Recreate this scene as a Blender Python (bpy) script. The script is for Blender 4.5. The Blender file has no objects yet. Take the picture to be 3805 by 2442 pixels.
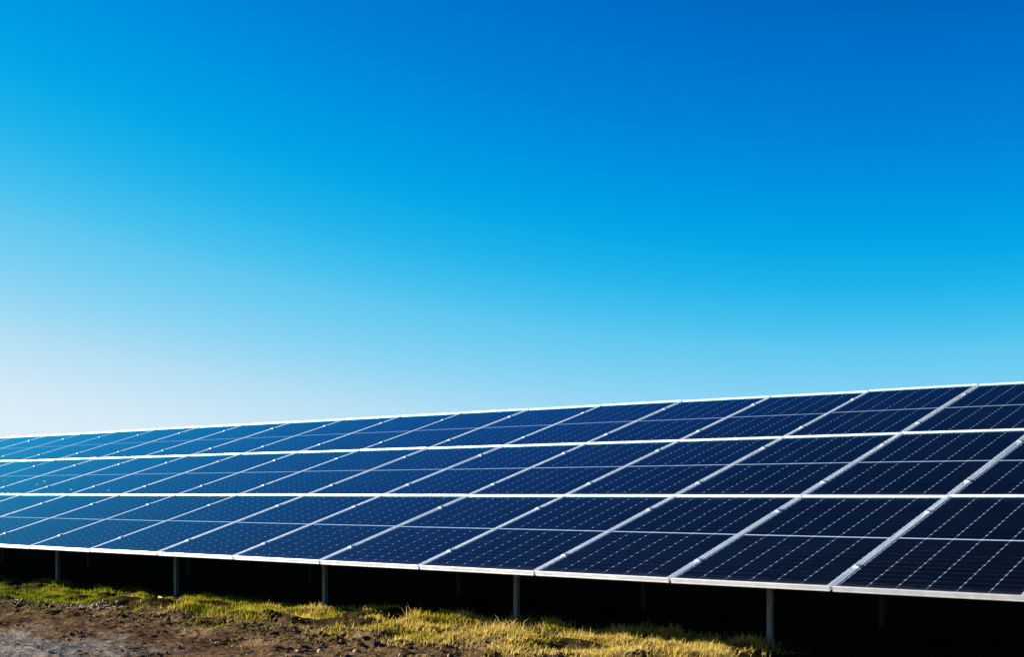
import bpy, math, random
import numpy as np

random.seed(7)
rng = np.random.default_rng(7)
scene = bpy.context.scene
col = scene.collection
R = math.radians

# ------------------------------------------------------------------ camera, sky, sun, exposure
EDGE_H = 0.547                       # height of the lowest glass edge above the ground
TILT = 0.2855                        # tilt of the array
cam_data = bpy.data.cameras.new('camera')
cam = bpy.data.objects.new('camera', cam_data)
col.objects.link(cam)
cam.location = (3.8599, -7.8423, 0.6209 + EDGE_H)
cam.rotation_euler = (math.pi / 2, 0, 0.6993)
cam_data.sensor_width = 36
cam_data.lens = 36 * 1.2582
cam_data.shift_y = 610.77 / 3805
cam_data.clip_start = 0.05
cam_data.clip_end = 12000
scene.camera = cam

SUN_SIDE = R(68)                     # sun stands to the left of the direction the array faces
SUN_EL = R(18.6)
world = bpy.data.worlds.new('World')
scene.world = world
world.use_nodes = True
wn, wl = world.node_tree.nodes, world.node_tree.links
bg = wn['Background']
sky = wn.new('ShaderNodeTexSky')
sky.sky_type = 'NISHITA'
sky.sun_disc = False
sky.sun_elevation = SUN_EL
sky.sun_rotation = math.pi + SUN_SIDE
sky.air_density = 1.3
sky.dust_density = 0.1
sky.ozone_density = 1.0
SKY_STRENGTH = 0.1


def wmath(op, a, b):
    m = wn.new('ShaderNodeMath')
    m.operation = op
    for k, v in enumerate((a, b)):
        if isinstance(v, (int, float)):
            m.inputs[k].default_value = v
        else:
            wl.new(v, m.inputs[k])
    return m.outputs[0]


# one colour grade for the whole sky (brightness -> deep blue ... pale horizon), the same in every direction
EXPOSURE = 1.9
sep = wn.new('ShaderNodeSeparateColor')
wl.new(sky.outputs[0], sep.inputs[0])
tone = wmath('ADD', wmath('MULTIPLY', sep.outputs[0], 0.08), wmath('MULTIPLY', sep.outputs[1], 0.1))
tone = wmath('SUBTRACT', tone, wmath('MULTIPLY', sep.outputs[2], 0.01))
grade = wn.new('ShaderNodeValToRGB')
grade.color_ramp.interpolation = 'B_SPLINE'
GRADE = [(0.10, 0, 36, 66), (0.15, 0, 38, 71), (0.20, 0, 45, 85), (0.25, 0, 58, 112), (0.30, 0, 73, 142), (0.35, 0, 97, 183), (0.40, 0, 115, 206), (0.45, 0, 129, 214),
         (0.50, 0, 144, 222), (0.56, 0, 159, 229), (0.62, 10, 172, 233), (0.70, 45, 186, 237), (0.80, 92, 200, 241), (0.95, 138, 212, 243), (1.10, 178, 223, 245), (1.30, 214, 234, 247), (1.6, 233, 243, 250)]


def to_linear(v):
    v /= 255
    return v / 12.92 if v < 0.04045 else ((v + 0.055) / 1.055) ** 2.4


el = grade.color_ramp.elements
while len(el) < len(GRADE):
    el.new(0.5)
for e_, (p_, r_, g_, b_) in zip(el, GRADE):
    e_.position = p_ / 1.6
    e_.color = (to_linear(r_), to_linear(g_), to_linear(b_), 1)
wl.new(wmath('DIVIDE', tone, 1.6), grade.inputs[0])
gain = wn.new('ShaderNodeVectorMath')
gain.operation = 'SCALE'
gain.inputs['Scale'].default_value = 1 / SKY_STRENGTH / 2 ** EXPOSURE
wl.new(grade.outputs[0], gain.inputs[0])
wl.new(gain.outputs[0], bg.inputs[0])
bg.inputs[1].default_value = SKY_STRENGTH

sun_data = bpy.data.lights.new('sun', 'SUN')
sun_data.energy = 5.0
sun_data.angle = R(0.53)
sun_data.color = (1.0, 0.93, 0.82)
sun = bpy.data.objects.new('sun', sun_data)
col.objects.link(sun)
sun.location = (-20, -10, 15)
sun.rotation_euler = (math.pi / 2 - SUN_EL, 0, -SUN_SIDE)

scene.view_settings.view_transform = 'Standard'
scene.view_settings.look = 'None'
scene.view_settings.exposure = EXPOSURE
scene.view_settings.gamma = 1.0
scene.view_settings.use_curve_mapping = False
scene.render.engine = 'CYCLES'
scene.cycles.max_bounces = 8
scene.cycles.transparent_max_bounces = 12
scene.cycles.caustics_reflective = False
scene.cycles.caustics_refractive = False


# ------------------------------------------------------------------ helpers
def tag(o, label=None, cat=None, group=None, kind=None):
    for k, v in (('label', label), ('category', cat), ('group', group), ('kind', kind)):
        if v:
            o[k] = v
    return o


def link(name, data, parent=None, loc=None, mats=()):
    o = bpy.data.objects.new(name, data)
    col.objects.link(o)
    if parent is not None:
        o.parent = parent
    if loc is not None:
        o.location = loc
    return o


def mesh(name, verts, faces, mat=None, smooth=False):
    me = bpy.data.meshes.new(name)
    me.from_pydata([tuple(v) for v in verts], [], [tuple(f) for f in faces])
    if mat:
        me.materials.append(mat)
    if smooth:
        me.polygons.foreach_set('use_smooth', [True] * len(me.polygons))
    me.update()
    return me


def np_mesh(name, verts, faces, mat=None, smooth=False):
    """verts (n,3), faces (m,k) all the same size, as arrays"""
    me = bpy.data.meshes.new(name)
    n, (m, k) = len(verts), faces.shape
    me.vertices.add(n)
    me.vertices.foreach_set('co', np.asarray(verts, np.float32).ravel())
    me.loops.add(m * k)
    me.loops.foreach_set('vertex_index', faces.astype(np.int32).ravel())
    me.polygons.add(m)
    me.polygons.foreach_set('loop_start', np.arange(0, m * k, k, dtype=np.int32))
    me.polygons.foreach_set('loop_total', np.full(m, k, np.int32))
    if smooth:
        me.polygons.foreach_set('use_smooth', np.ones(m, bool))
    if mat:
        me.materials.append(mat)
    me.update(calc_edges=True)
    me.validate()
    return me


class MB:
    def __init__(self):
        self.v, self.f = [], []

    def box(self, x0, x1, y0, y1, z0, z1):
        b = len(self.v)
        self.v += [(x0, y0, z0), (x1, y0, z0), (x1, y1, z0), (x0, y1, z0), (x0, y0, z1), (x1, y0, z1), (x1, y1, z1), (x0, y1, z1)]
        self.f += [tuple(b + i for i in q) for q in ((0, 3, 2, 1), (4, 5, 6, 7), (0, 1, 5, 4), (1, 2, 6, 5), (2, 3, 7, 6), (3, 0, 4, 7))]
        return self

    def prism(self, prof, axis0, axis1, axis2, l0, l1, origin=(0, 0, 0)):
        """profile polygon in (axis0, axis1), swept along axis2 from l0 to l1"""
        a0, a1, a2, o = (np.array(q, float) for q in (axis0, axis1, axis2, origin))
        b = len(self.v)
        n = len(prof)
        for l in (l0, l1):
            for p, q in prof:
                self.v.append(tuple(o + a0 * p + a1 * q + a2 * l))
        for i in range(n):
            j = (i + 1) % n
            self.f.append((b + i, b + j, b + n + j, b + n + i))
        self.f.append(tuple(b + i for i in range(n))[::-1])
        self.f.append(tuple(b + n + i for i in range(n)))
        return self

    def build(self, name, mat):
        return mesh(name, self.v, self.f, mat)


# ---- value noise (numpy)
def _hash(ix, iy, seed):
    h = (ix.astype(np.int64) * 374761393 + iy.astype(np.int64) * 668265263 + seed * 1442695041) & 0xFFFFFFFF
    h = ((h ^ (h >> 13)) * 1274126177) & 0xFFFFFFFF
    h = h ^ (h >> 16)
    return (h & 0xFFFFFF) / float(0xFFFFFF)


def vnoise(x, y, seed=0):
    ix, iy = np.floor(x), np.floor(y)
    fx, fy = x - ix, y - iy
    fx, fy = fx * fx * (3 - 2 * fx), fy * fy * (3 - 2 * fy)
    a, b = _hash(ix, iy, seed), _hash(ix + 1, iy, seed)
    c, d = _hash(ix, iy + 1, seed), _hash(ix + 1, iy + 1, seed)
    return (a + (b - a) * fx) * (1 - fy) + (c + (d - c) * fx) * fy


def fbm(x, y, octv, seed=0, gain=0.5):
    s, a, t = 0, 1.0, 0
    for k in range(octv):
        s = s + a * vnoise(x * 2 ** k + 17.3 * k, y * 2 ** k - 9.1 * k, seed + k)
        t += a
        a *= gain
    return s / t


def sstep(a, b, x):
    t = np.clip((x - a) / (b - a), 0, 1)
    return t * t * (3 - 2 * t)


# ------------------------------------------------------------------ materials
def new_mat(name):
    m = bpy.data.materials.new(name)
    m.use_nodes = True
    nt = m.node_tree
    return m, nt, nt.nodes['Principled BSDF']


class N:
    """short-hand for node building"""
    def __init__(self, nt):
        self.nt = nt

    def new(self, t, **kw):
        n = self.nt.nodes.new(t)
        for k, v in kw.items():
            setattr(n, k, v)
        return n

    def set(self, sock, v):
        if hasattr(v, 'is_output') or hasattr(v, 'links'):
            self.nt.links.new(v, sock)
        else:
            sock.default_value = v

    def math(self, op, a, b=0.0, clamp=False):
        n = self.new('ShaderNodeMath', operation=op, use_clamp=clamp)
        self.set(n.inputs[0], a)
        self.set(n.inputs[1], b)
        return n.outputs[0]

    def noise(self, vec, scale, detail=4, rough=0.55):
        n = self.new('ShaderNodeTexNoise')
        n.inputs['Scale'].default_value = scale
        n.inputs['Detail'].default_value = detail
        n.inputs['Roughness'].default_value = rough
        if vec is not None:
            self.nt.links.new(vec, n.inputs['Vector'])
        return n.outputs['Fac']

    def ramp(self, fac, stops):
        n = self.new('ShaderNodeValToRGB')
        e = n.color_ramp.elements
        while len(e) < len(stops):
            e.new(0.5)
        for k, (p, c) in enumerate(stops):
            e[k].position = p
            e[k].color = (c, c, c, 1) if isinstance(c, (int, float)) else (*c, 1)
        self.nt.links.new(fac, n.inputs[0])
        return n.outputs[0]

    def mix(self, fac, a, b):
        n = self.new('ShaderNodeMix', data_type='RGBA')
        self.set(n.inputs['Factor'], fac)
        for s, v in ((n.inputs[6], a), (n.inputs[7], b)):
            if isinstance(v, tuple):
                v = (*v, 1)
            self.set(s, v)
        return n.outputs[2]

    def pos(self):
        return self.new('ShaderNodeNewGeometry').outputs['Position']

    def obj(self):
        return self.new('ShaderNodeTexCoord').outputs['Object']

    def bump(self, h, strength, dist):
        n = self.new('ShaderNodeBump')
        n.inputs['Strength'].default_value = strength
        n.inputs['Distance'].default_value = dist
        self.nt.links.new(h, n.inputs['Height'])
        return n.outputs[0]


def aluminium():
    m, nt, p = new_mat('anodised_aluminium')
    n = N(nt)
    pos = n.pos()
    c = n.ramp(n.noise(pos, 3.0, 6), [(0.3, (0.80, 0.84, 0.88)), (0.7, (0.88, 0.91, 0.94))])
    dirt = n.ramp(n.noise(pos, 22.0, 6, 0.7), [(0.62, 0.0), (0.76, 0.40)])
    nt.links.new(n.mix(dirt, c, (0.34, 0.26, 0.19)), p.inputs['Base Color'])
    p.inputs['Metallic'].default_value = 1.0
    nt.links.new(n.ramp(n.noise(pos, 14.0, 4), [(0.3, 0.48), (0.7, 0.54)]), p.inputs['Roughness'])
    return m


def galvanised():
    m, nt, p = new_mat('galvanised_steel')
    n = N(nt)
    pos = n.pos()
    v = n.new('ShaderNodeTexVoronoi')
    v.inputs['Scale'].default_value = 70
    nt.links.new(pos, v.inputs['Vector'])
    c = n.ramp(v.outputs['Color'], [(0.1, (0.14, 0.15, 0.15)), (0.9, (0.26, 0.26, 0.25))])
    nt.links.new(c, p.inputs['Base Color'])
    p.inputs['Metallic'].default_value = 0.0
    p.inputs['Roughness'].default_value = 0.6
    p.inputs['Specular IOR Level'].default_value = 0.2
    return m


def cell_material():
    m, nt, p = new_mat('monocrystalline_cell')
    n = N(nt)
    rnd = n.new('ShaderNodeObjectInfo').outputs['Random']
    isl = n.new('ShaderNodeNewGeometry').outputs['Random Per Island']
    f = n.math('FRACT', n.math('ADD', rnd, isl))
    c = n.ramp(f, [(0.0, (0.0003, 0.0006, 0.0016)), (1.0, (0.0007, 0.0013, 0.0032))])
    nt.links.new(c, p.inputs['Base Color'])
    p.inputs['Roughness'].default_value = 0.45
    p.inputs['Specular IOR Level'].default_value = 0.03
    return m


def backsheet_material():
    m, nt, p = new_mat('white_backsheet')
    n = N(nt)
    nt.links.new(n.ramp(n.noise(n.pos(), 5.0, 3), [(0.3, (0.21, 0.30, 0.44)), (0.7, (0.26, 0.35, 0.49))]), p.inputs['Base Color'])
    p.inputs['Roughness'].default_value = 0.6
    p.inputs['Specular IOR Level'].default_value = 0.2
    return m


def glass_material():
    """clear solar glass: Fresnel reflection over straight transmission, with a film of dust"""
    m, nt, p = new_mat('solar_glass')
    nt.nodes.remove(p)
    n = N(nt)
    pos = n.pos()
    geo = n.new('ShaderNodeNewGeometry')
    dot = n.new('ShaderNodeVectorMath', operation='DOT_PRODUCT')
    nt.links.new(geo.outputs['Incoming'], dot.inputs[0])
    nt.links.new(geo.outputs['Normal'], dot.inputs[1])
    k5 = n.math('POWER', n.math('SUBTRACT', 1.0, n.math('ABSOLUTE', dot.outputs['Value'])), 9.0)   # anti-reflective glass, the same from both sides
    fr = n.math('ADD', n.math('MULTIPLY', k5, 1.62), 0.004, clamp=True)
    tr = n.new('ShaderNodeBsdfTransparent')
    gl = n.new('ShaderNodeBsdfGlossy')
    gl.inputs['Roughness'].default_value = 0.05
    gl.inputs['Color'].default_value = (0.16, 0.79, 1.0, 1)      # blue cast of the coating
    mx = n.new('ShaderNodeMixShader')
    nt.links.new(fr, mx.inputs[0])
    nt.links.new(tr.outputs[0], mx.inputs[1])
    nt.links.new(gl.outputs[0], mx.inputs[2])
    df = n.new('ShaderNodeBsdfDiffuse')
    df.inputs['Color'].default_value = (0.45, 0.42, 0.38, 1)
    dust = n.ramp(n.noise(pos, 1.6, 8, 0.7), [(0.35, 0.0), (0.8, 0.002)])
    so = n.new('ShaderNodeSeparateXYZ')
    nt.links.new(n.obj(), so.inputs[0])
    rim = n.math('ADD', so.outputs[1], n.math('MULTIPLY', n.noise(pos, 9.0, 6, 0.7), -0.10))       # grime washed down to the lower lip
    dust = n.math('ADD', dust, n.ramp(rim, [(0.0, 0.022), (0.035, 0.0)]))
    smear = n.ramp(n.noise(pos, 7.0, 3, 0.5), [(0.70, 0.0), (0.76, 0.010)])
    dust = n.math('ADD', dust, smear)
    mx2 = n.new('ShaderNodeMixShader')
    nt.links.new(dust, mx2.inputs[0])
    nt.links.new(mx.outputs[0], mx2.inputs[1])
    nt.links.new(df.outputs[0], mx2.inputs[2])
    nt.links.new(mx2.outputs[0], nt.nodes['Material Output'].inputs[0])
    return m


def plain(name, color, rough=0.7, metal=0.0):
    m, nt, p = new_mat(name)
    n = N(nt)
    nz = n.noise(n.obj(), 30.0, 4)
    d = tuple(c * 0.75 for c in color)
    nt.links.new(n.ramp(nz, [(0.3, d), (0.7, color)]), p.inputs['Base Color'])
    p.inputs['Roughness'].default_value = rough
    p.inputs['Metallic'].default_value = metal
    return m


def ground_material():
    m, nt, p = new_mat('muddy_ground')
    n = N(nt)
    pos = n.pos()
    sp = n.new('ShaderNodeSeparateXYZ')
    nt.links.new(pos, sp.inputs[0])
    x, y = sp.outputs[0], sp.outputs[1]
    base = n.ramp(n.noise(pos, 2.2, 9, 0.65), [(0.32, (0.026, 0.016, 0.010)), (0.5, (0.070, 0.043, 0.026)), (0.68, (0.16, 0.100, 0.058))])
    fine = n.ramp(n.noise(pos, 34.0, 6, 0.7), [(0.35, 0.42), (0.66, 1.75)])
    mul = n.new('ShaderNodeMix', data_type='RGBA', blend_type='MULTIPLY')
    mul.inputs['Factor'].default_value = 1.0
    nt.links.new(base, mul.inputs[6])
    nt.links.new(fine, mul.inputs[7])
    c = mul.outputs[2]
    # dry pale crust and straw flecks
    crust = n.ramp(n.noise(pos, 9.0, 6, 0.6), [(0.57, 0.0), (0.70, 0.75)])
    c = n.mix(crust, c, (0.20, 0.140, 0.092))
    straw = n.ramp(n.noise(pos, 55.0, 3, 0.5), [(0.66, 0.0), (0.72, 0.75)])
    patch = n.ramp(n.noise(pos, 3.1, 3), [(0.48, 0.0), (0.6, 1.0)])
    c = n.mix(n.math('MULTIPLY', straw, patch), c, (0.26, 0.18, 0.055))
    # damp, smooth, sheeny mud where vehicles have pressed it flat
    dx = n.math('MULTIPLY', n.math('ADD', x, 6.2), 0.34)
    dy = n.math('MULTIPLY', n.math('ADD', y, 2.75), 0.80)
    d2 = n.math('ADD', n.math('MULTIPLY', dx, dx), n.math('MULTIPLY', dy, dy))
    wet = n.math('ADD', n.math('SUBTRACT', 0.92, d2), n.math('MULTIPLY', n.math('SUBTRACT', n.noise(pos, 1.7, 6, 0.65), 0.5), 3.0))
    wet = n.ramp(wet, [(0.35, 0.0), (0.75, 1.0)])
    c = n.mix(n.math('MULTIPLY', wet, 0.5), c, (0.040, 0.034, 0.032))
    # soil under the turf and the wider field
    tf = n.math('ADD', y, n.math('MULTIPLY', n.math('SUBTRACT', n.noise(pos, 2.4, 5), 0.5), 0.5))
    turf = n.ramp(n.math('ADD', n.math('MULTIPLY', tf, 1.0), 0.9), [(0.40, 0.0), (0.62, 1.0)])
    soil = n.ramp(n.noise(pos, 12.0, 6), [(0.35, (0.020, 0.014, 0.007)), (0.7, (0.048, 0.034, 0.016))])
    c = n.mix(turf, c, soil)
    nt.links.new(c, p.inputs['Base Color'])
    rg = n.new('ShaderNodeMix', data_type='FLOAT')
    nt.links.new(wet, rg.inputs[0])
    rg.inputs[2].default_value = 0.82
    rg.inputs[3].default_value = 0.46
    nt.links.new(rg.outputs[0], p.inputs['Roughness'])
    spec = n.math('MULTIPLY', wet, 0.20)
    nt.links.new(spec, p.inputs['Specular IOR Level'])
    nt.links.new(n.bump(n.noise(pos, 60.0, 8, 0.7), 0.9, 0.030), p.inputs['Normal'])
    return m


def grass_material():
    m, nt, p = new_mat('grass_blades')
    nt.nodes.remove(p)
    n = N(nt)
    g = n.new('ShaderNodeNewGeometry')
    sp = n.new('ShaderNodeSeparateXYZ')
    nt.links.new(g.outputs['Position'], sp.inputs[0])
    along = n.math('ADD', n.math('MULTIPLY', sp.outputs[0], 0.105), 1.13)       # dry towards the right, green to the left
    patch = n.math('MULTIPLY', n.math('SUBTRACT', n.noise(g.outputs['Position'], 3.4, 5), 0.5), 2.3)
    isl = n.math('MULTIPLY', n.math('SUBTRACT', g.outputs['Random Per Island'], 0.5), 0.7)
    f = n.math('ADD', n.math('ADD', along, patch), isl, clamp=True)
    c = n.ramp(f, [(0.0, (0.075, 0.115, 0.004)), (0.25, (0.190, 0.215, 0.007)), (0.5, (0.34, 0.29, 0.024)), (0.75, (0.52, 0.37, 0.060)), (1.0, (0.60, 0.45, 0.14))])
    df = n.new('ShaderNodeBsdfDiffuse')
    tl = n.new('ShaderNodeBsdfTranslucent')
    nt.links.new(c, df.inputs[0])
    nt.links.new(c, tl.inputs[0])
    mx = n.new('ShaderNodeMixShader')
    mx.inputs[0].default_value = 0.42
    nt.links.new(df.outputs[0], mx.inputs[1])
    nt.links.new(tl.outputs[0], mx.inputs[2])
    nt.links.new(mx.outputs[0], nt.nodes['Material Output'].inputs[0])
    return m


ALU = aluminium()
STEEL = galvanised()
CELL = cell_material()
SHEET = backsheet_material()
GLASS = glass_material()
GROUND = ground_material()
GRASS = grass_material()
def clod_material():
    m, nt, p = new_mat('dried_mud')
    n = N(nt)
    isl = n.new('ShaderNodeNewGeometry').outputs['Random Per Island']
    c = n.ramp(isl, [(0.0, (0.030, 0.020, 0.014)), (0.55, (0.085, 0.058, 0.038)), (0.85, (0.15, 0.105, 0.065)), (1.0, (0.32, 0.24, 0.16))])
    nt.links.new(c, p.inputs['Base Color'])
    p.inputs['Roughness'].default_value = 0.9
    p.inputs['Specular IOR Level'].default_value = 0.1
    return m


CLOD = clod_material()
STONE = plain('orange_brown_stone', (0.30, 0.15, 0.06), 0.8)
PALE = plain('pale_stone', (0.24, 0.185, 0.135), 0.85)
LEAF = plain('yellow_leaf', (0.45, 0.36, 0.06), 0.7)
DROP = plain('bird_lime', (0.65, 0.65, 0.63), 0.8)
SHADESTEEL = plain('shade_darkened_steel', (0.055, 0.046, 0.040), 0.8)  # rear posts: deep shade under the array painted into the steel colour
DARK = plain('bolt_steel', (0.30, 0.30, 0.30), 0.45, 0.6)


# ------------------------------------------------------------------ ground: one sheet out to the horizon
def ground_height(X, Y):
    w = sstep(-14.5, -12.5, X) * (1 - sstep(0.6, 2.2, X)) * sstep(-5.2, -3.6, Y) * (1 - sstep(2.5, 5.0, Y))
    edge = -0.45 + 0.35 * (fbm(X * 1.3, Y * 1.3, 3, 5) - 0.5)
    mud = 1 - sstep(-0.12, 0.12, Y - edge)
    h = 0.05 * (fbm(X * 0.5, Y * 0.9, 3, 11) - 0.5)
    big = fbm(X * 1.6, Y * 3.0, 4, 21)
    ridge = 1 - np.abs(2 * fbm(X * 3.2, Y * 5.5, 4, 31) - 1)
    lump = fbm(X * 11, Y * 13, 4, 41, 0.6)
    band = np.exp(-((Y - edge + 0.22) / 0.28) ** 2)            # churned rim between mud and turf
    wet = np.exp(-((X + 6.6) * 0.42) ** 2 - ((Y + 2.55) * 0.95) ** 2)
    rough = (0.46 + 0.30 * band) * (1 - 0.55 * wet)
    mid = fbm(X * 4.2, Y * 6.0, 5, 49, 0.6)
    hm = 0.09 * (big - 0.5) + rough * (0.035 * (ridge - 0.75) + 0.13 * (mid - 0.5) + 0.065 * (lump - 0.5))
    hm = hm + rough * band * (0.10 * (fbm(X * 11, Y * 14, 4, 48, 0.65) - 0.5)) + 0.02 * (fbm(X * 26, Y * 30, 3, 47, 0.6) - 0.5)
    hm = hm - 0.03
    hg = 0.19 * (fbm(X * 2.9, Y * 3.6, 3, 51) - 0.47) + 0.015 * (lump - 0.5)
    return w * (h + mud * hm + (1 - mud) * hg - 0.05 * sstep(-1.3, -0.5, X))


def spread(a, b, step, far):
    core = np.arange(a, b + step / 2, step)
    out, d, s = [], 0.0, step
    while d < far:
        s *= 1.22
        d += s
        out.append(d)
    out = np.array(out)
    return np.concatenate([a - out[::-1], core, core[-1] + out])


gx = spread(-13.6, 0.6, 0.014, 4000)
gy = spread(-3.7, 1.4, 0.014, 4000)
GX, GY = np.meshgrid(gx, gy, indexing='xy')
GZ = ground_height(GX, GY)
ny, nx = GX.shape
idx = np.arange(nx * ny).reshape(ny, nx)
quads = np.stack([idx[:-1, :-1], idx[:-1, 1:], idx[1:, 1:], idx[1:, :-1]], -1).reshape(-1, 4)
g = link('ground', np_mesh('ground', np.stack([GX, GY, GZ], -1).reshape(-1, 3), quads, GROUND, True))
tag(g, kind='structure')

# ------------------------------------------------------------------ solar panels
PW, PL = 1.2601, 2.12                 # pitch of the columns and rows
GAPX, GAPY = 0.022, 0.018
W, L = PW - GAPX, PL - GAPY
LIP = 0.0155                          # top lip of the frame
CT, ST = math.cos(TILT), math.sin(TILT)

prof = [(0.0, -0.0008), (0.0008, 0.0), (LIP, 0.0), (LIP, -0.008), (0.002, -0.008), (0.002, -0.034), (0.028, -0.034), (0.028, -0.037),
        (0.0006, -0.037), (0.0, -0.0364), (0.0, -0.0295), (0.0018, -0.0285), (0.0018, -0.0262), (0.0, -0.0252)]
fv, ff = [], []
for a, z in prof:
    fv += [(a, a, z), (W - a, a, z), (W - a, L - a, z), (a, L - a, z)]
for i in range(len(prof)):
    j = (i + 1) % len(prof)
    for k in range(4):
        m_ = (k + 1) % 4
        ff.append((i * 4 + k, j * 4 + k, j * 4 + m_, i * 4 + m_))
FRAME = mesh('frame', fv, [f[::-1] for f in ff], ALU)
# raised drip edge on the upper rail of every frame
mb = MB()
mb.prism([(0, 0.0004), (0.0032, 0.0004), (0.0032, 0.010), (0.0025, 0.0108), (0.0008, 0.0108), (0, 0.010)], (0, 1, 0), (0, 0, 1), (1, 0, 0), 0.001, W - 0.001, (0, L - 0.0045, 0))
DRIP = mb.build('drip_edge', ALU)
GLASSM = mesh('glass', [(LIP - 0.004, LIP - 0.004, -0.0022), (W - LIP + 0.004, LIP - 0.004, -0.0022), (W - LIP + 0.004, L - LIP + 0.004, -0.0022), (LIP - 0.004, L - LIP + 0.004, -0.0022)], [(0, 1, 2, 3)], GLASS)
mb = MB()
mb.box(LIP - 0.006, W - LIP + 0.006, LIP - 0.006, L - LIP + 0.006, -0.0062, -0.00445)
SHEETM = mb.build('backsheet', SHEET)
mb = MB()
mb.box(W / 2 - 0.06, W / 2 + 0.06, L / 2 - 0.04, L / 2 + 0.04, -0.026, -0.0082)
JBOX = mb.build('junction_box', plain('black_plastic', (0.02, 0.02, 0.02), 0.5))

MARGX, MARGY, MID = 0.012, 0.008, 0.020
CX = (W - 2 * LIP - 2 * MARGX) / 6
CY = (L - 2 * LIP - 2 * MARGY - MID) / 24
COLGAP, ROWGAP, CHAM = 0.0028, 0.0014, 0.0086


def cell_verts(x0, y0):
    a0, a1, b0, b1, c = x0 + COLGAP / 2, x0 + CX - COLGAP / 2, y0 + ROWGAP / 2, y0 + CY - ROWGAP / 2, CHAM
    p = [(a0 + c, b0), (a1 - c, b0), (a1, b0 + c * 0.8), (a1, b1 - c * 0.8), (a1 - c, b1), (a0 + c, b1), (a0, b1 - c * 0.8), (a0, b0 + c * 0.8)]
    return [(x, y, -0.0040) for x, y in p] + [(x, y, -0.0043) for x, y in p]


CELL_F = [tuple(range(8))] + [(i, 8 + i, 8 + (i + 1) % 8, (i + 1) % 8) for i in range(8)]
ORIG = []
for r_ in range(24):
    for q_ in range(6):
        ORIG.append((LIP + MARGX + q_ * CX, LIP + MARGY + r_ * CY + (MID if r_ >= 12 else 0)))
CELLM = mesh('cell', cell_verts(0, 0), CELL_F, CELL)
av, af = [], []
for x0, y0 in ORIG:
    b = len(av)
    av += cell_verts(x0, y0)
    af += [tuple(b + i for i in f) for f in CELL_F]
CELLSM = mesh('cells', av, af, CELL)

ORD = ['first', 'second', 'third', 'fourth', 'fifth', 'sixth', 'seventh', 'eighth', 'ninth', 'tenth', 'eleventh', 'twelfth', 'thirteenth',
       'fourteenth', 'fifteenth', 'sixteenth', 'seventeenth', 'eighteenth', 'nineteenth', 'twentieth']
ROWN = ['bottom', 'middle', 'top']
FIRST = [0, 0, 1]                     # rightmost column that the photograph shows, for each row
LAST = [12, 15, 18]                    # leftmost one
C0, C1 = -7, 23
SINGLE = {(0, c) for c in range(0, 9)} | {(1, c) for c in range(0, 7)} | {(2, c) for c in range(1, 4)}
DROPS = {(1, 12): [(0.52, 0.342, 0.016), (0.66, 0.300, 0.010), (0.6, 0.252, 0.014)], (1, 11): [(0.72, 0.116, 0.016)], (1, 10): [(0.53, 0.095, 0.013)], (1, 13): [(0.50, 0.365, 0.012)]}


def blob(name, r, h, n=9, mat=None, seed=0):
    q = random.Random(seed)
    ring = [(math.cos(2 * math.pi * i / n) * r * q.uniform(0.7, 1.3), math.sin(2 * math.pi * i / n) * r * 1.5 * q.uniform(0.7, 1.3)) for i in range(n)]
    v = [(x, y, 0) for x, y in ring] + [(x * 0.6, y * 0.6, h) for x, y in ring] + [(0, 0, h * 1.1)]
    f = [(i, (i + 1) % n, n + (i + 1) % n, n + i) for i in range(n)] + [(n + i, n + (i + 1) % n, 2 * n) for i in range(n)]
    return mesh(name, v, f, mat)


for row in range(3):
    for c in range(C0, C1 + 1):
        s = row * PL + GAPY / 2
        e = bpy.data.objects.new('solar_panel', None)
        e.empty_display_size = 0.2
        col.objects.link(e)
        e.location = (-c * PW + GAPX / 2, s * CT, EDGE_H + s * ST + random.uniform(-0.0008, 0.0008))
        e.rotation_euler = (TILT + R(random.uniform(-0.12, 0.12)), R(random.uniform(-0.12, 0.12)), 0)
        k = c - FIRST[row]
        if c < FIRST[row]:
            lab = f'solar panel in the {ROWN[row]} row past the right edge of the view, {ORD[-k - 1]} beyond it'
        elif c > LAST[row]:
            lab = f'solar panel in the {ROWN[row]} row past the left edge of the view, {ORD[c - LAST[row] - 1]} beyond it'
        else:
            tone = 'near-black' if k < 5 else ('dark blue' if k < 9 else 'sky-blue mirroring')
            lab = f'{tone} solar panel in the {ROWN[row]} row, {ORD[k]} from the right edge of the photo'
        if (row, c) in DROPS:
            lab = f'sky-blue panel spotted with bird droppings, middle row, {ORD[k]} from the right edge'
        tag(e, lab, 'solar panel', 'solar panels in the three rows of the array')
        link('frame', FRAME, e)
        link('drip_edge', DRIP, e)
        link('backsheet', SHEETM, e)
        link('glass', GLASSM, e)
        link('junction_box', JBOX, e)
        if (row, c) in SINGLE:
            for x0, y0 in ORIG:
                link('cell', CELLM, e, (x0, y0, 0))
        else:
            tag(link('cells', CELLSM, e), kind='stuff')
        for q, (u, v, r_) in enumerate(DROPS.get((row, c), ())):
            link('bird_dropping', blob('bird_dropping', r_, 0.0012, 9, DROP, q + c), e, (u * W, v * L, -0.0018))

# ------------------------------------------------------------------ mounting rack: posts, rafters, purlins, clamps
rack = bpy.data.objects.new('mounting_rack', None)
col.objects.link(rack)
rack.location = (0, 0, 0)
tag(rack, 'galvanised steel rack of posts and rails carrying the rows of solar panels', 'mounting rack')

XA, XB = -C1 * PW, (1 - C0) * PW
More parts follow.
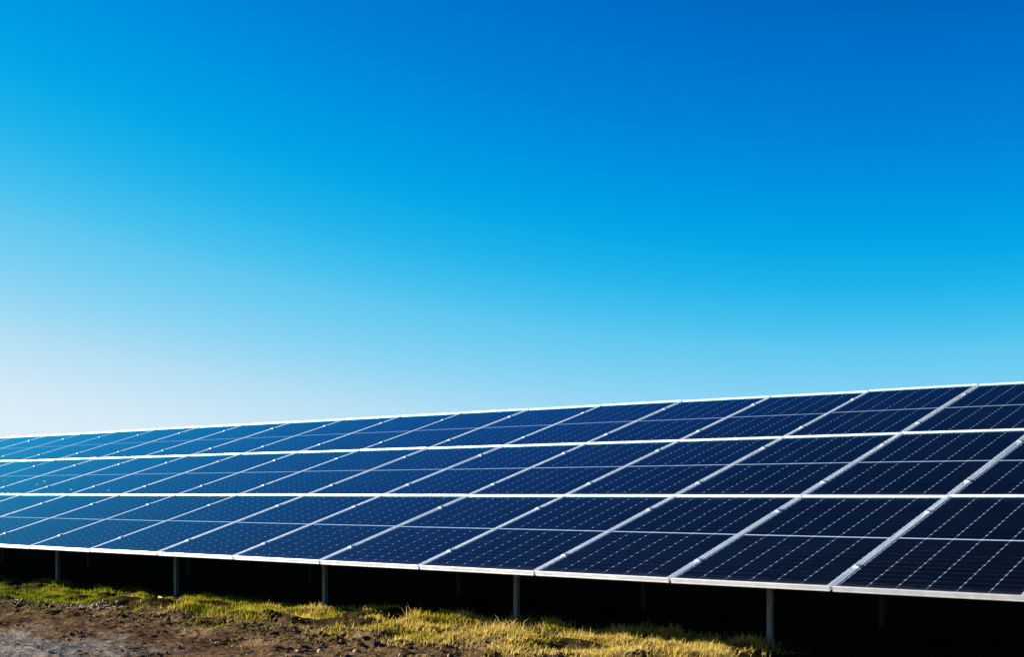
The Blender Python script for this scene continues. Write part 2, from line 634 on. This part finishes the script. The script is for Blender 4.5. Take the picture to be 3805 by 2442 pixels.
# purlins: C-channels along the array under the clamp lines
PUR = [(-0.02, 0), (0.02, 0), (0.02, -0.012), (0.0175, -0.012), (0.0175, -0.0025), (-0.0175, -0.0025), (-0.0175, -0.0575), (0.0175, -0.0575), (0.0175, -0.048), (0.02, -0.048), (0.02, -0.06), (-0.02, -0.06)]
mb = MB()
mb.prism(PUR, (0, 1, 0), (0, 0, 1), (1, 0, 0), XA, XB)
PURM = mb.build('purlin', STEEL)
for row in range(3):
    for v in (0.2, 0.8):
        s = (row + v) * PL
        o = link('purlin', PURM, rack, (0, s * CT + 0.039 * ST, EDGE_H + s * ST - 0.039 * CT))
        o.rotation_euler = (TILT, 0, 0)

POST_Y = (0.88, 2.88)
POST_X0, POST_DX = -0.93, 2.515
mb = MB()
mb.prism([(-0.025, 0), (0.025, 0), (0.025, -0.003), (-0.022, -0.003), (-0.022, -0.077), (0.025, -0.077), (0.025, -0.08), (-0.025, -0.08)], (1, 0, 0), (0, 0, 1), (0, 1, 0), 0.62, 6.1)
RAFTM = mb.build('rafter', STEEL)


def post_mesh(top, mat):
    """C-section post, 42 mm face to the front with a bolt hole in it, 36 mm web on the left, open to the right"""
    zb = -0.25
    hz, hr, w, d, t = 0.344, 0.008, 0.042, 0.036, 0.003
    m = MB()
    m.box(0, w, 0, t, zb, hz - 0.02).box(0, w, 0, t, hz + 0.02, top)
    b = len(m.v)
    sq = [(w / 2 - 0.02, hz - 0.02), (w / 2, hz - 0.02), (w / 2 + 0.02, hz - 0.02), (w / 2 + 0.02, hz), (w / 2 + 0.02, hz + 0.02), (w / 2, hz + 0.02), (w / 2 - 0.02, hz + 0.02), (w / 2 - 0.02, hz)]
    oc = [(w / 2 + hr * math.cos(math.radians(225 + 45 * i)), hz + hr * math.sin(math.radians(225 + 45 * i))) for i in range(8)]
    for y in (0, t):
        m.v += [(x, y, z) for x, z in sq] + [(x, y, z) for x, z in oc]
    for i in range(8):
        j = (i + 1) % 8
        m.f += [(b + i, b + j, b + 8 + j, b + 8 + i), (b + 16 + j, b + 16 + i, b + 24 + i, b + 24 + j), (b + 8 + i, b + 8 + j, b + 24 + j, b + 24 + i)]
    m.f += [(b + 2, b + 3, b + 19, b + 18), (b + 3, b + 4, b + 20, b + 19), (b + 6, b + 7, b + 23, b + 22), (b + 7, b, b + 16, b + 23)]
    m.box(0.0, t, t + 0.0005, d - t, zb, top)
    m.box(0, w, d - t + 0.0005, d, zb, top)
    return m.build('post', mat)


POSTM = [post_mesh(EDGE_H + y * ST / CT - 0.12, m_) for y, m_ in zip(POST_Y, (STEEL, SHADESTEEL))]
for k in range(-5, 12):
    x = POST_X0 - k * POST_DX
    if not XA < x < XB:
        continue
    o = link('rafter', RAFTM, rack, (x - 0.03, 0.0992 * ST, EDGE_H - 0.1 * CT))
    o.rotation_euler = (TILT, 0, 0)
    for j, y in enumerate(POST_Y):
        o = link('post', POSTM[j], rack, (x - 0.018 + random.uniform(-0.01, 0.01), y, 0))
        o.rotation_euler = (0, R(random.uniform(-0.5, 0.5)), R(random.uniform(-3, 3)))

# mid clamps: a pressed plate across the gap with a bolt head
mb = MB()
mb.prism([(-0.022, 0.0003), (-0.022, 0.0025), (-0.012, 0.0045), (0.012, 0.0045), (0.022, 0.0025), (0.022, 0.0003), (0.011, 0.0003), (0.011, -0.03), (-0.011, -0.03), (-0.011, 0.0003)], (1, 0, 0), (0, 0, 1), (0, 1, 0), -0.024, 0.024)
CLAMPM = mb.build('clamp', ALU)
mb = MB()
mb.prism([(0.009 * math.cos(math.pi / 3 * i), 0.009 * math.sin(math.pi / 3 * i)) for i in range(6)], (1, 0, 0), (0, 1, 0), (0, 0, 1), 0.0047, 0.0105)
BOLTM = mb.build('bolt', DARK)
for row in range(3):
    for c in range(C0, C1 + 2):
        for v in (0.2, 0.8):
            s = (row + v) * PL
            o = link('clamp', CLAMPM, rack, (-(c - 1) * PW, s * CT, EDGE_H + s * ST + 0.001))
            o.rotation_euler = (TILT, 0, 0)
            link('bolt', BOLTM, o)

# ------------------------------------------------------------------ grass along the drip line and under the array
def grass_blades():
    def clumps(x0, x1, y0, y1, per_m2):
        n = int((x1 - x0) * (y1 - y0) * per_m2)
        return np.stack([rng.uniform(x0, x1, n), rng.uniform(y0, y1, n)], 1)
    cl = clumps(-14.5, 1.5, -0.75, 0.95, 130)
    X, Y = cl[:, 0], cl[:, 1]
    edge = -0.36 + 0.5 * (fbm(X * 1.3, Y * 1.3, 3, 5) - 0.5) + 0.30 * (fbm(X * 5, Y * 5, 2, 77) - 0.5) - 0.26 * sstep(-5.5, -2.5, X)
    dens = sstep(-0.14, 0.16, Y - edge) * (0.05 + 0.95 * sstep(0.38, 0.54, fbm(X * 3.0, Y * 3.8, 3, 91)))
    dens = dens * (1 - sstep(-1.0, -0.5, X + 0.5 * (fbm(X * 3, Y * 3, 2, 55) - 0.5)))
    stray = 0.04 * (X < -1.2)
    keep = rng.random(len(cl)) < np.maximum(dens, stray)
    cl, dens = cl[keep], dens[keep]
    n = len(cl)
    dry = sstep(-9.5, -1.5, cl[:, 0])
    nb = (rng.integers(60, 120, n) * (0.35 + 0.65 * dens)).astype(int)
    ci = np.repeat(np.arange(n), nb)
    m = len(ci)
    size = (0.030 + 0.017 * dry) * rng.uniform(0.7, 1.45, n) * (0.25 + 1.5 * fbm(cl[:, 0] * 2.4, cl[:, 1] * 3.0, 3, 63))
    sig = (0.045 + 0.02 * dry)[ci]
    off = rng.normal(0, 1, (m, 2)) * sig[:, None]
    bx, by = cl[ci, 0] + off[:, 0], cl[ci, 1] + off[:, 1]
    bz = ground_height(bx, by) - 0.004
    ln = size[ci] * rng.uniform(0.5, 1.35, m) * 1.25
    tall = rng.random(m) < 0.006
    ln = np.where(tall, ln * 1.7, ln)
    az = np.arctan2(off[:, 1], off[:, 0]) + rng.normal(0, 0.9, m)
    # whole tufts lie over, dry ones more
    comb_az = rng.uniform(0, 2 * np.pi, n)[ci]
    lean = np.clip(rng.normal(0.72 + 0.35 * dry[ci], 0.42, m), 0.03, 1.5)
    use = rng.random(m) < 0.35
    az = np.where(use, comb_az + rng.normal(0, 0.4, m), az)
    d = np.stack([np.cos(az), np.sin(az)], 1)
    wv = np.stack([-np.sin(az + rng.normal(0, 0.7, m)), np.cos(az)], 1) * (rng.uniform(0.0013, 0.0034, m) * (0.8 + 0.4 * dry[ci]))[:, None]
    l1, l2 = lean * 0.6, np.clip(lean * 1.7, 0, 1.75)
    p0 = np.stack([bx, by, bz], 1)
    p1 = p0 + np.concatenate([d * (np.sin(l1) * ln * 0.55)[:, None], (np.cos(l1) * ln * 0.55)[:, None]], 1)
    p2 = p1 + np.concatenate([d * (np.sin(l2) * ln * 0.45)[:, None], (np.cos(l2) * ln * 0.45)[:, None]], 1)
    w3 = np.concatenate([wv, np.zeros((m, 1))], 1)
    # straw lying about on the churned mud
    k = 9000
    sx, sy = rng.uniform(-13, 0.5, k), -0.35 - np.abs(rng.normal(0, 0.55, k))
    ok = (sy > -3.4) & (fbm(sx * 2.2, sy * 2.8, 3, 171) + rng.normal(0, 0.05, k) > 0.5)
    sx, sy = sx[ok], sy[ok]
    k = len(sx)
    sa, sl = rng.uniform(0, 6.28, k), rng.uniform(0.02, 0.09, k)
    ex, ey = sx + np.cos(sa) * sl, sy + np.sin(sa) * sl
    q0 = np.stack([sx, sy, ground_height(sx, sy) + 0.004], 1)
    q2 = np.stack([ex, ey, ground_height(ex, ey) + 0.006], 1)
    q1 = (q0 + q2) / 2 + np.stack([np.zeros(k), np.zeros(k), rng.uniform(0.002, 0.02, k)], 1)
    qw = np.stack([-np.sin(sa), np.cos(sa), np.zeros(k)], 1) * rng.uniform(0.0012, 0.0025, k)[:, None]
    p0, p1, p2, w3 = (np.concatenate(z_) for z_ in ((p0, q0), (p1, q1), (p2, q2), (w3, qw)))
    m += k
    V = np.stack([p0 - w3, p0 + w3, p1 - w3 * 0.8, p1 + w3 * 0.8, p2], 1).reshape(-1, 3)
    b = np.arange(m)[:, None] * 5
    F = np.stack([b + [0, 1, 3], b + [0, 3, 2], b + [2, 3, 4]], 1).reshape(-1, 3)
    return V, F


V, F = grass_blades()
print('grass tris', len(F))
gr = link('grass', np_mesh('grass', V, F, GRASS))
tag(gr, 'tufted strip of green to straw-coloured grass under the lower edge of the panels', 'grass', kind='stuff')


# ------------------------------------------------------------------ clods, stones, leaf
def ico():
    t = (1 + 5 ** 0.5) / 2
    v = np.array([(-1, t, 0), (1, t, 0), (-1, -t, 0), (1, -t, 0), (0, -1, t), (0, 1, t), (0, -1, -t), (0, 1, -t), (t, 0, -1), (t, 0, 1), (-t, 0, -1), (-t, 0, 1)], float)
    v /= np.linalg.norm(v[0])
    f = [(0, 11, 5), (0, 5, 1), (0, 1, 7), (0, 7, 10), (0, 10, 11), (1, 5, 9), (5, 11, 4), (11, 10, 2), (10, 7, 6), (7, 1, 8), (3, 9, 4), (3, 4, 2), (3, 2, 6), (3, 6, 8), (3, 8, 9), (4, 9, 5), (2, 4, 11), (6, 2, 10), (8, 6, 7), (9, 8, 1)]
    v = [tuple(p) for p in v]
    out, cache = [], {}

    def mid(a, b):
        k = (min(a, b), max(a, b))
        if k not in cache:
            p = (np.array(v[a]) + np.array(v[b])) / 2
            v.append(tuple(p / np.linalg.norm(p)))
            cache[k] = len(v) - 1
        return cache[k]
    for a, b, c in f:
        ab, bc, ca = mid(a, b), mid(b, c), mid(c, a)
        out += [(a, ab, ca), (b, bc, ab), (c, ca, bc), (ab, bc, ca)]
    return np.array(v), np.array(out), np.array(f)


IV, IF, IF0 = ico()


def crumbs(X, Y, r, sink=0.25):
    n = len(X)
    Z = ground_height(X, Y)
    B = IV[:12]
    base = B[None] * (1 + rng.normal(0, 0.24, (n, 12, 1)))
    sc = r[:, None] * rng.uniform(0.7, 1.35, (n, 3)) * np.array([1.3, 1.0, 0.75])
    a = rng.uniform(0, 6.28, n)
    ca, sa = np.cos(a)[:, None], np.sin(a)[:, None]
    P = base * sc[:, None, :]
    P = np.stack([P[..., 0] * ca - P[..., 1] * sa, P[..., 0] * sa + P[..., 1] * ca, P[..., 2]], -1)
    P = P + np.stack([X, Y, Z + r * sink], 1)[:, None]
    F = (IF0[None] + (np.arange(n) * 12)[:, None, None]).reshape(-1, 3)
    return P.reshape(-1, 3), F


n_ = 26000
X = rng.uniform(-13, 0.2, n_)
Y = np.where(rng.random(n_) < 0.45, -0.60 + rng.normal(0, 0.24, n_), rng.uniform(-3.6, -0.4, n_))
ok = (fbm(X * 1.9, Y * 2.6, 3, 141) + rng.normal(0, 0.08, n_) > 0.5) & (Y < -0.22) & (Y > -3.6)
ok &= np.exp(-((X + 6.2) * 0.42) ** 2 - ((Y + 2.75) * 0.95) ** 2) < rng.uniform(0.1, 1.0, n_)
X, Y = X[ok], Y[ok]
V, F = crumbs(X, Y, np.minimum(0.0035 + rng.pareto(2.7, len(X)) * 0.0038, 0.026))
tag(link('mud_clods', np_mesh('mud_clods', V, F, CLOD)), 'crumbled brown mud clods scattered over the churned ground', 'mud clods', kind='stuff')
# a streak of pale dried crumbs along the foot of the turf at the left
n_ = 260
X = rng.uniform(-9.6, -7.4, n_)
Y = -0.50 + 0.05 * np.sin(X * 2.3) + rng.normal(0, 0.05, n_)
V, F = crumbs(X, Y, np.minimum(0.006 + rng.pareto(2.6, n_) * 0.005, 0.019))
tag(link('pale_crumbs', np_mesh('pale_crumbs', V, F, PALE)), 'streak of pale dried mud crumbs along the grass edge at the left', 'mud crumbs', kind='stuff')


def stone(x, y, rx, ry, rz, mat, label, seed, cat='stone'):
    q = np.random.default_rng(seed)
    v = IV * (1 + q.normal(0, 0.09, (len(IV), 1))) * np.array([rx, ry, rz])
    z = float(ground_height(np.array([x]), np.array([y]))[0])
    o = link('stone', np_mesh('stone', v, IF, mat), None, (x, y, z + rz * 0.45))
    tag(o, label, cat)
    return o


stone(-3.29, -1.16, 0.034, 0.03, 0.022, STONE, 'small orange-brown stone in the mud near the bottom edge of the photo', 1)
stone(-4.55, -1.50, 0.016, 0.014, 0.012, PALE, 'tiny pale stone on the flat mud left of the orange-brown stone', 2)
z = float(ground_height(np.array([-7.71]), np.array([0.19]))[0])
lf = []
for i in range(10):
    a = 2 * math.pi * i / 10
    lf.append((0.034 * math.cos(a), 0.02 * math.sin(a) * (1 - 0.3 * math.cos(a)), 0.006 * math.cos(2 * a)))
lv = lf + [(0, 0, 0.004)] + [(a, b, c - 0.0012) for a, b, c in lf] + [(0, 0, 0.0028)]
lfaces = [(i, (i + 1) % 10, 10) for i in range(10)] + [(11 + (i + 1) % 10, 11 + i, 21) for i in range(10)] + [(i, 11 + i, 11 + (i + 1) % 10, (i + 1) % 10) for i in range(10)]
o = link('leaf', mesh('leaf', lv, lfaces, LEAF), None, (-7.71, 0.16, z + 0.05))
o.rotation_euler = (R(35), R(10), 0)
tag(o, 'yellow fallen leaf lying on the green grass near the second post from the left', 'leaf')
